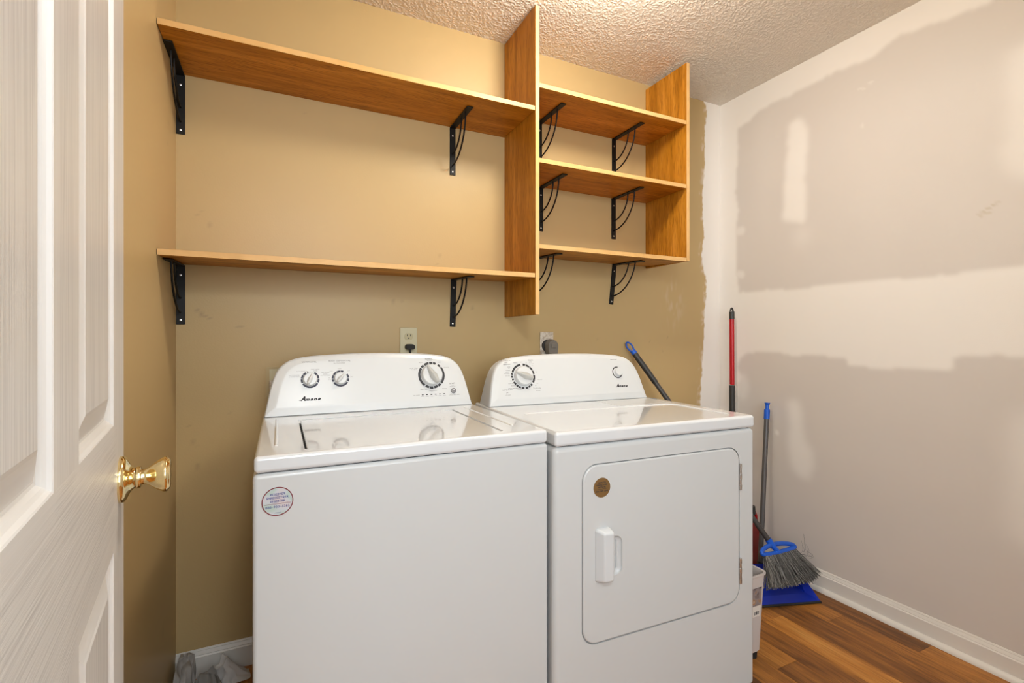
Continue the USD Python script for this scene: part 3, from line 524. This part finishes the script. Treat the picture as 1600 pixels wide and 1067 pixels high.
small = [T('WATER LEVEL', wx(.3993), wz(1.0705), width=.054), T('WASH TEMPERATURE', wx(.4928), wz(1.0725), width=.086), T('ALL COLD RINSES', wx(.4921), wz(1.0650), width=.036),
    T('AUTO SENSING', wx(.3760), wz(1.0410), width=.036), T('AUTO SENSING', wx(.3540), wz(1.0290), width=.035), T('+ EXTRA RINSE', wx(.3550), wz(1.0245), width=.034), T('DEEP WATER', wx(.4170), wz(1.0460), width=.028), T('WASH', wx(.4175), wz(1.0415), width=.012),
    T('DEEP WATER', wx(.4470), wz(1.0350), width=.026), T('WASH', wx(.4470), wz(1.0305), width=.012), T('+ EXTRA RINSE', wx(.4470), wz(1.0260), width=.030),
    T('COOL', wx(.4660), wz(1.0385), width=.010), T('WARM', wx(.4920), wz(1.0465), width=.011), T('HOT', wx(.5210), wz(1.0385), width=.012), T('TAP', wx(.4590), wz(1.0180), width=.007), T('COLD', wx(.4610), wz(1.0130), width=.010), T('COLD', wx(.5290), wz(1.0190), width=.010),
    T('NORMAL', wx(.7990), wz(1.0725), width=.032), T('REGULAR', wx(.8010), wz(1.0675), width=.018), T('HEAVY', wx(.7680), wz(1.0600), width=.014), T('LIGHT', wx(.8380), wz(1.0600), width=.013), T('BULKY ITEMS', wx(.7420), wz(1.0405), width=.028), T('& SHEETS', wx(.7440), wz(1.0360), width=.022), T('DELICATE', wx(.8620), wz(1.0410), width=.018),
    T('RINSE & SPIN', wx(.7720), wz(.9665), width=.024), T('DRAIN & SPIN', wx(.8050), wz(.9610), width=.032), T('OFF', wx(.8000), wz(.9562), width=.008), T('WHITES', wx(.8480), wz(.9665), width=.022), T('START', wx(.8788), wz(.9830), width=.026, bold=True), T('PAUSE', wx(.8788), wz(.9765), width=.012), T('UNLOCK LID', wx(.8788), wz(.9725), width=.022), T('CANCEL: HOLD 3 SEC', wx(.8830), wz(.9430), width=.040), T('LID LOCKED', wx(.7440), wz(.9478), width=.028)]
small += [T(s_, wx(.7667 + k * .01572), wz(.9425), width=.0115) for k, s_ in enumerate(('SENSING', 'WASH', 'RINSE', 'SPIN', 'DONE', 'LOCK'))]
obj('panel_lettering', wpt(cat_(small)), 'ink_soft', cons)
sticker(wa, .3085 - WX, .0010, .8073, .0302, 'sticker_white', 'sticker_ring', 'ink_blue', 'round pale sticker with blue lettering and dark red rim')

# ---- dryer (turned a little)
DO, DR = (.972, -.836, 0), -2.2
dr = thing('clothes_dryer', 'white front-load dryer right of the washing machine', 'clothes dryer', DO, DR)
DWD, DD = .736, .66
pocket = prism_y(rrect(.0822, .6708, .3032, .8018, .0478), -.02, .012)
body = rb(-.003, DWD + .003, .003, DD, .018, .8566, .016, 24) - pocket - mb(-.01, .004, .055, .057, .02, .88)
body += mb(.014, DWD - .014, .016, DD - .01, .02, .860)
obj('body', tm(body), 'enamel', dr, smooth=40)
for sx in (.05, .68):
    for sy in (.06, .60): obj('foot', cyl((sx, sy, 0), (sx, sy, .03), .02), 'rubber', dr)
dk = rb(0, DWD, 0, DD, .8582, .898, .010, 24)
dish = m3.Manifold.batch_hull([m3.Manifold.cylinder(.02, rr, rr + .02, 24).translate((x, y, .8945)) for rr, x, y in [(.03, x, y) for x in (.085, .655) for y in (.072, .300)]])
dk = dk - dish - (mb(.452, .706, .346, .499, .890, .91) - mb(.4545, .7035, .3485, .4965, .88, .92))
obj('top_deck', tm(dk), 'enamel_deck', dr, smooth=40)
obj('seam_shadow_strip', bx(.016, DWD - .016, .014, DD - .014, .852, .8590), 'gap', dr, 'dark seal under the deck')  # dark strip paints the shade in the dryer deck seam
obj('lint_screen_cover', tm(rb(.4548, .7032, .3488, .4962, .889, .8988, .002, 8)), 'enamel', dr, 'lint screen cover at the rear of the deck', smooth=40)
pl = pillow_y(.0850, .6680, .3060, .7990, .045, .010, .0005, .006)
dm = m3.Manifold(m3.Mesh(np.asarray(pl.vertices, np.float32), np.asarray(pl.faces, np.uint32)))
if dm.volume() < 0: dm = m3.Manifold(m3.Mesh(np.asarray(pl.vertices, np.float32), np.asarray(pl.faces[:, ::-1], np.uint32)))
scoop = m3.Manifold.batch_hull([m3.Manifold.sphere(.022, 24).scale((1, .42, 1)).translate((x, .0015, z)) for x, z in ((.165, .505), (.165, .572), (.192, .505), (.192, .572))])
dm = dm - scoop
door_d = obj('door', tm(dm), 'enamel', dr, 'white dryer door with rounded corners', smooth=35)
obj('handle', tm(m3.Manifold.batch_hull([m3.Manifold.sphere(.009, 24).translate((x, y, z)) for x, y, z in [(.1325, .001, .4845), (.1325, .001, .6145), (.1640, .001, .4845), (.1640, .001, .6145), (.1440, -.0150, .4875), (.1440, -.0150, .6095), (.1635, -.0165, .4875), (.1635, -.0165, .6095)]])), 'plastic_white', door_d, smooth=50)
for z0, z1 in ((.6625, .7475), (.3625, .4440)):
    n = 5; l = (z1 - z0) / n
    obj('hinge', cat_([cyl((.6715, .0005, z0 + k * l + .0009), (.6715, .0005, z0 + (k + 1) * l - .0009), .0046 - .0006 * (k % 2), 14) for k in range(n)] + [cyl((.6715, .002, z0), (.6715, .002, z1), .0028, 10)]), 'steel', dr, 'steel hinge on the door')
sticker(door_d, .1453, .0001, .7351, .0272, 'sticker_gold', None, 'ink', 'round gold-brown sticker with dark lettering')
kxd, kzd = .3525 / .3415, .1875 / .193
DCO = np.array([.3555, .5005, .898])
dc = obj('control_console', frame(console_mesh(kxd, kzd, .12), DCO, CEX, (0, 1, 0), (0, 0, 1)), 'plastic_white', dr, 'white control console with one dial', smooth=28)
def dpt(m): m = m.copy(); m.apply_translation(DCO); return m
dx = lambda x: x - .3555
dz = lambda z: z - .898
dial(dc, dpt, dx(.1490), dz(1.0040), .0490, .0415, .0385, .028, 158, [(98, 160), (164, 172), (176, 186), (190, 198), (206, 222), (226, 236), (240, 250), (254, 268), (276, 288), (292, 302), (306, 316), (326, 364), (368, 386), (389, 408), (411, 430), (433, 446)], 'ink', 'plastic_white', 'knob_grey')
obj('dial_ring', dpt(on_face(arc_print(.0205, .0245, [(75, 335)]), dx(.5765), dz(1.0065))), 'ink', dc)
obj('start_button', dpt(on_face(lathe([(0, 0), (.0185, 0), (.0180, .009), (.0160, .012), (0, .0127)], 40), dx(.5795), dz(1.0080))), 'plastic_white', dc, 'round white start button', smooth=40)
obj('logo', dpt(logo(dx(.5890), dz(.9535), .060)), 'ink', dc, 'black slanted maker lettering')
small = [T('AUTOMATIC', dx(.0788), dz(.9565), width=.046), T('DRY', dx(.0788), dz(.9470), width=.016), T('LOW HEAT', dx(.0788), dz(.9385), width=.034), T('TIMED', dx(.1868), dz(1.0630), width=.022), T('DRY', dx(.1868), dz(1.0560), width=.013), T('HIGH HEAT', dx(.1880), dz(1.0490), width=.030), T('AIR DRY', dx(.2030), dz(.9575), width=.028), T('NO HEAT', dx(.2050), dz(.9490), width=.026),
    T('PUSH TO START', dx(.5690), dz(1.0590), width=.058), T('OFF', dx(.1480), dz(1.0565), width=.009), T('AUTOMATIC', dx(.0830), dz(1.0640), width=.044), T('DRY', dx(.0860), dz(1.0565), width=.013), T('MEDIUM HEAT', dx(.0880), dz(1.0490), width=.032), T('MORE', dx(.0950), dz(1.0400), width=.012), T('DRY', dx(.0950), dz(1.0355), width=.010), T('WRINKLE', dx(.1220), dz(1.0550), width=.018), T('PREVENT', dx(.1220), dz(1.0505), width=.018),
    T('ENERGY', dx(.0860), dz(1.0200), width=.018), T('PREFERRED', dx(.0830), dz(1.0155), width=.026), T('NORMAL', dx(.0900), dz(1.0270), width=.018), T('LESS DRY', dx(.0850), dz(1.0070), width=.024), T('OFF', dx(.0960), dz(.9885), width=.012), T('MORE DRY', dx(.0960), dz(.9785), width=.026), T('NORMAL', dx(.1060), dz(.9705), width=.020), T('ENERGY PREFERRED', dx(.1030), dz(.9615), width=.044), T('LESS DRY', dx(.1270), dz(.9550), width=.024), T('OFF', dx(.1640), dz(.9525), width=.012), T('20', dx(.1860), dz(.9600), width=.006), T('40', dx(.1960), dz(.9675), width=.006), T('OFF', dx(.2050), dz(.9760), width=.012), T('60', dx(.1920), dz(1.0420), width=.006), T('40', dx(.2050), dz(1.0180), width=.006), T('TOUCH UP', dx(.2170), dz(.9900), width=.026), T('80', dx(.1680), dz(1.0530), width=.006)]
obj('panel_lettering', dpt(cat_(small)), 'ink_soft', dc)

# ------------------------------------------------------------------ mop, broom, dustpan, bin, jug in the corner
def between(a, b, t): return tuple(np.array(a) + (np.array(b) - np.array(a)) * t)
mp = thing('mop', 'mop with a red pole standing in the room corner', 'mop')
Ta, Tb = np.array([2.478, -.128, 1.318]), np.array([2.470, -.142, .02])
at = lambda z: tuple(Ta + (Tb - Ta) * ((1.318 - z) / (1.318 - .02)))
obj('pole', cyl(at(.90), at(1.262), .0122), 'red', mp, 'red pole'); obj('grip', cyl(at(.02), at(.895), .0155), 'dark_plastic', mp, 'dark grey lower grip', smooth=40)
hk = cyl(at(1.248), at(1.287), .0135); c0 = np.array(at(1.293))
arc = tube([tuple(c0 + np.array([-.010 + .0 * 0, 0, 0]) + np.array([.0095 * (1 + math.cos(t)) * .9 - 0, 0, .0 + .026 * math.sin(t) if t > 0 else 0])) for t in np.linspace(-.2, math.pi * .85, 14)], .0042, 8)
arc = tube([tuple(c0 + np.array([.0095 * math.cos(t), 0, -.008 + (.020 * math.sin(t) if math.sin(t) > 0 else .012 * math.sin(t))])) for t in np.linspace(-.5, math.pi * .93, 18)], .0042, 8)
obj('hanging_hook', cat_([hk, arc]), 'dark_plastic', mp, 'black hook cap on the pole', smooth=40)
obj('mop_head', tm(rb(2.425, 2.508, -.212, -.075, .001, .03, .008, 10)), 'cloth_white', mp)

pan = thing('dustpan', 'blue dustpan with a rubber lip and upright grey pole', 'dustpan')
pe, pg = np.array([.9497, -.3131, 0]), np.array([.3131, .9497, 0]); P0 = np.array([2.424, -.631, 0])  # right end of the lip
def pq(e_, g_, z): return tuple(P0 - pe * e_ + pg * g_ + np.array([0, 0, z]))
W_ = .30
def slab(quads, t=.003):
    out = []
    for q in quads:
        q = np.array(q); n = np.cross(q[1] - q[0], q[2] - q[0]); n /= np.linalg.norm(n)
        out.append(tm(m3.Manifold.hull_points(np.vstack([q, q - n * t]).astype(float))))
    return cat_(out)
fold = .022
pf = [pq(W_, 0, .008), pq(0, 0, .008), pq(fold, .06, .014), pq(fold, .17, .014), pq(W_ - fold, .17, .014), pq(W_ - fold, .06, .014)]
obj('pan', slab([[pf[0], pf[1], pf[2], pf[5]], [pf[5], pf[2], pf[3], pf[4]], [pf[1], pq(-.004, .09, .050), pq(-.004, .175, .095), pf[3], pf[2]][:3] + [pf[3], pf[2]], [pf[4], pf[3], pq(0, .18, .095), pq(W_, .18, .095)], [pf[5], pf[4], pq(W_ + .004, .175, .095), pq(W_ + .004, .09, .05), pf[0]]]), 'blue_pan', pan)
lipm = cat_([tube([pq(W_, -.001, .006), pq(W_ * .5, -.001, .006), pq(0, -.001, .006)], .005, 8)])
obj('rubber_lip', lipm, 'rubber', pan, 'black rubber lip')
pb, pt_ = np.array([2.375, -.376, .075]), np.array([2.492, -.326, .826])
pp = lambda t: tuple(pb + (pt_ - pb) * t)
obj('pole', cyl(pp(0), pp(.90), .0112), 'pole_light', pan, 'grey metal pole', smooth=40)
obj('pole_grip', cat_([cyl(pp(.895), pp(.955), .0132), cyl(pp(.955), pp(.962), .0132, r2=.0085), cyl(pp(.96), pp(.985), .0085, r2=.0085), cyl(pp(.984), pp(1.0), .0085, r2=.0135)]), 'blue', pan, 'blue pole grip', smooth=40)
obj('pole_socket', cyl(tuple(pb + np.array([-.006, -.004, -.06])), pp(.012), .015), 'dark_plastic', pan, smooth=40)

br = thing('broom', 'grey-bristled broom with a blue head leaning on the back wall', 'broom')
J, TIP = np.array([2.275, -.497, .244]), np.array([1.866, -.022, 1.124])
ax = (J - TIP) / np.linalg.norm(J - TIP)
hp = lambda t: tuple(TIP + (J - TIP) * t)
obj('handle', cyl(hp(.045), hp(1.0), .0118), 'pole_grey', br, 'dark grey handle', smooth=40); obj('handle_grip', cyl(hp(.062), hp(.22), .0145, r2=.0138), 'dark_plastic', br, smooth=40)
sidev = np.cross(ax, [.62, .77, .05]); sidev /= np.linalg.norm(sidev)
loop = tube([tuple(TIP + ax * (.026 + .026 * math.cos(t)) + sidev * .0125 * math.sin(t)) for t in np.linspace(0, 2 * math.pi, 24, endpoint=False)], .0042, 8, closed=True)
obj('hanging_loop', cat_([loop, cyl(hp(.044), hp(.066), .0140)]), 'blue', br, 'blue hanging loop', smooth=40)
# head: plane through the joint spanned by the head's width and the handle's axis
WV = np.array([.985, .06, -.085]); WV /= np.linalg.norm(WV); AV = ax - WV * (ax @ WV); AV /= np.linalg.norm(AV); NV = np.cross(WV, AV)
hq = lambda u_, v_, n_=0.: J + WV * u_ + AV * v_ + NV * n_
up_ = [(-.062 + .03 * 0, 0)]
ring = []
LO = [(-.0831, .0385), (-.0760, .0450), (-.040, .0482), (.0148, .0490), (.065, .0482), (.1099, .0465), (.1450, .0440), (.1585, .0395), (.1500, .0325), (.1256, .0250), (.0686, .0168), (.0016, .0155), (-.050, .0225), (-.072, .0300)]
LO = np.array(LO); tt = np.linspace(0, len(LO), 60, endpoint=False)
from scipy.interpolate import CubicSpline
cs = CubicSpline(np.arange(len(LO) + 1), np.vstack([LO, LO[:1]]), bc_type='periodic'); ring = [tuple(hq(*cs(k))) for k in tt]
obj('head_frame', cat_([tube(ring, .0078, 10, closed=True, r2=.0100), cyl(tuple(J - ax * .010), tuple(J + ax * .030), .0145, r2=.012), cyl(tuple(J + ax * .025), tuple(hq(.030, .048)), .0105)]), 'blue', br, 'blue plastic broom head', smooth=40)
rb_ = np.random.RandomState(5)
M['bristle_light'] = plain('bristle_light', (.26, .25, .235), .45)
for kind_, cnt_n, width_, ml in (('bristle', 620, .0019, 'dark grey flared bristles'), ('bristle_light', 420, .0016, 'lighter grey flared bristles')):
    cnt, pts, wd = [], [], []
    for k in range(cnt_n):
        s_ = rb_.rand(); u0, v0, n0 = -.074 + s_ * .222, np.interp(s_, [0, .5, 1], [.047, .050, .045]), rb_.uniform(-.007, .007)
        u1 = -.118 + s_ * .345 + rb_.normal(0, .010); v1 = np.interp(s_, [0, .4, .8, 1], [.168, .179, .182, .165]) + rb_.normal(0, .005); n1 = n0 * 3.0 + rb_.normal(0, .006)
        q = [hq(u0, v0, n0), hq(u0 + (u1 - u0) * .27, v0 + (v1 - v0) * .3, n0 + (n1 - n0) * .3), hq(u0 + (u1 - u0) * .58 + rb_.normal(0, .005), v0 + (v1 - v0) * .62, n0 + (n1 - n0) * .6 + rb_.normal(0, .003)), hq(u1, v1, n1)]
        pts += [tuple(np.minimum(c_, [2.520, 9, 9])) for c_ in q]; cnt.append(4); wd.append(width_)
    if kind_ == 'bristle':
        for k in range(9):   # stray bent strands at the right
            u0, v0, e_, up_ = .13 + rb_.uniform(-.05, .02), .050, rb_.uniform(.6, 1.25), rb_.uniform(-.030, .045)
            q = [hq(u0, v0, 0), hq(u0 + .050 * e_, v0 + .024 - up_ * .2, -.004), hq(u0 + .095 * e_, v0 + .036 - up_ * .5, -.008 - .01 * rb_.rand()), hq(u0 + .125 * e_, v0 + .030 - up_, -.010), hq(u0 + (.125 + rb_.uniform(-.045, .03)) * e_, v0 + .008 - up_ * 1.4, -.012)]
            pts += [tuple(np.minimum(c_, [2.528, 9, 9])) for c_ in q]; cnt.append(5); wd.append(.0007)
    bc = UsdGeom.BasisCurves.Define(stage, uniq(path_of(br), 'bristles')); bc.CreateTypeAttr('cubic'); bc.CreateBasisAttr('catmullRom'); bc.CreateWrapAttr('pinned')
    bc.CreatePointsAttr(Vt.Vec3fArray([Gf.Vec3f(*map(float, q)) for q in pts])); bc.CreateCurveVertexCountsAttr(cnt)
    bc.CreateWidthsAttr([float(w_) for w_, c_ in zip(wd, cnt) for _ in range(c_)]); bc.SetWidthsInterpolation('vertex')
    UsdShade.MaterialBindingAPI.Apply(bc.GetPrim()).Bind(M[kind_]); tag(bc.GetPrim(), ml, kind='stuff')
core = m3.Manifold.hull_points(np.array([hq(u_, v_, n_) for u_, v_, n_ in [(-.070, .05, -.005), (-.070, .05, .005), (.140, .048, -.005), (.140, .048, .005), (-.095, .150, -.010), (-.095, .150, .010), (.190, .150, -.010), (.190, .150, .010)]]))
obj('bristle_core', tm(core), 'bristle_core', br)

bn = thing('waste_bin', 'white plastic bin standing between the dryer and the dustpan', 'waste bin', (1.8035, -.645, 0))
def rr_ring(hx, hy, r, z): return [(x, y, z) for x, y in rrect(-hx, hx, -hy, hy, r, 6)]
bo = loft([rr_ring(.0655, .118, .02, .030), rr_ring(.068, .121, .022, .034), rr_ring(.0715, .138, .024, .306), rr_ring(.0758, .143, .026, .312), rr_ring(.0758, .143, .026, .316), rr_ring(.0690, .136, .023, .316), rr_ring(.0685, .1355, .023, .306), rr_ring(.065, .119, .02, .036)])
obj('bin_body', bo, 'bin', bn, smooth=35)
for sx in (-1, 1):
    for sy in (-1, 1): obj('foot', tm(m3.Manifold.cylinder(.032, .014, .016, 20).translate((sx * .047, sy * .098, 0))), 'rubber', bn, 'black foot')
def bface(x, z): k = (z - .034) / .272; return np.array([x, -(.121 + .017 * k) - .0006, z])
M['photo_print'] = mat('photo_print', {'g': ('geometry', {}), 'n': ('noise_texture', dict(scale=38, detail=2)), 'r': ('rgb_ramp', dict(ramp=[(.30, (.05, .04, .045)), (.45, (.26, .22, .23)), (.56, (.30, .27, .27)), (.64, (.42, .20, .06)), (.75, (.5, .42, .38))])), 'p': ('principled_bsdf', dict(roughness=.3))}, [('g.position', 'n.vector'), ('n.fac', 'r.fac'), ('r.color', 'p.base_color')])
def face_quad(x0, x1, z0, z1, off):
    q = [bface(x0, z0), bface(x1, z0), bface(x1, z1), bface(x0, z1)]; q = [p_ - np.array([0, off, 0]) for p_ in q] + [p_ + np.array([0, .0004, 0]) for p_ in q]
    return tm(m3.Manifold.hull_points(np.array(q)))
lb = obj('label', face_quad(-.04, .045, .165, .270, .0003), 'trim', bn, 'paper label with a photo and barcode', smooth=False)
obj('label_photo', face_quad(-.04, .045, .205, .270, .0007), 'photo_print', lb, smooth=False)
obj('barcode', cat_([face_quad(.014 + k * .0042, .014 + k * .0042 + w_, .172, .184, .0008) for k, w_ in enumerate((.0022, .0012, .003, .0016, .0024, .0014))]), 'ink', lb, smooth=False)

jg = thing('jug', 'dark red plastic jug with a black cap behind the broom', 'jug', (2.445, -.262, 0))
def rg(hx, hy, r, z, cx=0): return [(x + cx, y, z) for x, y in rrect(-hx, hx, -hy, hy, r, 6)]
obj('bottle', loft([rg(.042, .032, .015, 0), rg(.046, .036, .02, .006), rg(.047, .037, .02, .150), rg(.042, .033, .02, .190, -.002), rg(.022, .022, .018, .225, -.012), rg(.016, .016, .014, .258, -.012), rg(.016, .016, .014, .268, -.012)]), 'dark_red', jg, smooth=40)
obj('grip_handle', tube([(-.008, 0, .246), (.012, 0, .272), (.034, 0, .270), (.047, 0, .245), (.049, 0, .215), (.042, 0, .165)], .0075, 10), 'red', jg, 'bright red carrying handle', smooth=40)
obj('cap', tm(m3.Manifold.cylinder(.036, .031, .028, 28).translate((-.004, 0, .268))), 'dark_plastic', jg, 'black cap', smooth=40)

# ------------------------------------------------------------------ rags on the floor in the left corner
from scipy.ndimage import zoom as zoom_
def rag(label, m, grid, jit, seed):
    """a cloth sheet from a coarse grid of points (rows from the back to the front), folded between them"""
    g = np.array(grid, float); rr = np.random.RandomState(seed)
    g = np.stack([zoom_(g[..., k], (1.8, 1.8), order=1) for k in range(3)], -1); g[1:-1, 1:-1] += rr.normal(0, 1, g[1:-1, 1:-1].shape) * np.array(jit)
    f_ = np.stack([zoom_(g[..., k], (5, 5), order=3) for k in range(3)], -1); n, k_ = f_.shape[:2]
    f_[..., 2] = np.maximum(f_[..., 2], .002); f_[..., 1] = np.minimum(f_[..., 1], -.015); f_[..., 0] = np.maximum(f_[..., 0], .015)
    idx = np.arange(n * k_).reshape(n, k_); f = np.concatenate([np.stack([idx[:-1, :-1], idx[1:, :-1], idx[1:, 1:]], -1).reshape(-1, 3), np.stack([idx[:-1, :-1], idx[1:, 1:], idx[:-1, 1:]], -1).reshape(-1, 3)])
    tag(obj('rag', trimesh.Trimesh(f_.reshape(-1, 3), f, process=False), m, smooth=60), label, 'rag', 'rags on the floor in the corner')
rag('grey crumpled rag slumped up in the wall corner', 'cloth_grey', [
    [(.016, -.020, .100), (.026, -.022, .100), (.042, -.024, .101), (.056, -.026, .092), (.060, -.030, .050)],
    [(.016, -.060, .104), (.030, -.055, .088), (.044, -.056, .094), (.058, -.055, .070), (.062, -.060, .020)],
    [(.016, -.130, .098), (.032, -.125, .070), (.046, -.120, .078), (.064, -.105, .050), (.064, -.105, .004)],
    [(.016, -.215, .050), (.036, -.190, .030), (.050, -.170, .036), (.066, -.140, .022), (.066, -.130, .003)],
    [(.016, -.235, .003), (.036, -.205, .003), (.054, -.190, .003), (.066, -.160, .003), (.067, -.145, .003)]], (.0035, .004, .006), 3)
rag('dark grey crumpled rag between the other two rags', 'cloth_dark', [
    [(.074, -.112, .003), (.090, -.110, .003), (.110, -.106, .003), (.130, -.106, .003), (.146, -.108, .003)],
    [(.073, -.122, .064), (.088, -.116, .074), (.114, -.112, .090), (.130, -.112, .060), (.150, -.115, .003)],
    [(.072, -.140, .050), (.086, -.134, .070), (.108, -.128, .074), (.128, -.128, .056), (.152, -.130, .004)],
    [(.073, -.175, .030), (.088, -.170, .040), (.108, -.168, .048), (.132, -.166, .030), (.152, -.160, .003)],
    [(.074, -.205, .003), (.090, -.210, .003), (.110, -.212, .003), (.134, -.205, .003), (.150, -.190, .003)]], (.003, .003, .005), 8)
rag('pale folded rag lying nearest the washing machine', 'cloth_white', [
    [(.108, -.034, .003), (.130, -.034, .003), (.150, -.034, .003), (.175, -.034, .003), (.215, -.034, .003)],
    [(.106, -.048, .040), (.126, -.046, .060), (.148, -.046, .078), (.176, -.046, .040), (.218, -.048, .003)],
    [(.106, -.064, .042), (.124, -.064, .054), (.150, -.068, .082), (.178, -.066, .038), (.222, -.064, .003)],
    [(.108, -.078, .020), (.126, -.082, .026), (.156, -.086, .044), (.184, -.084, .022), (.224, -.080, .003)],
    [(.110, -.090, .003), (.128, -.096, .003), (.158, -.098, .003), (.188, -.096, .003), (.222, -.092, .003)]], (.003, .003, .005), 15)
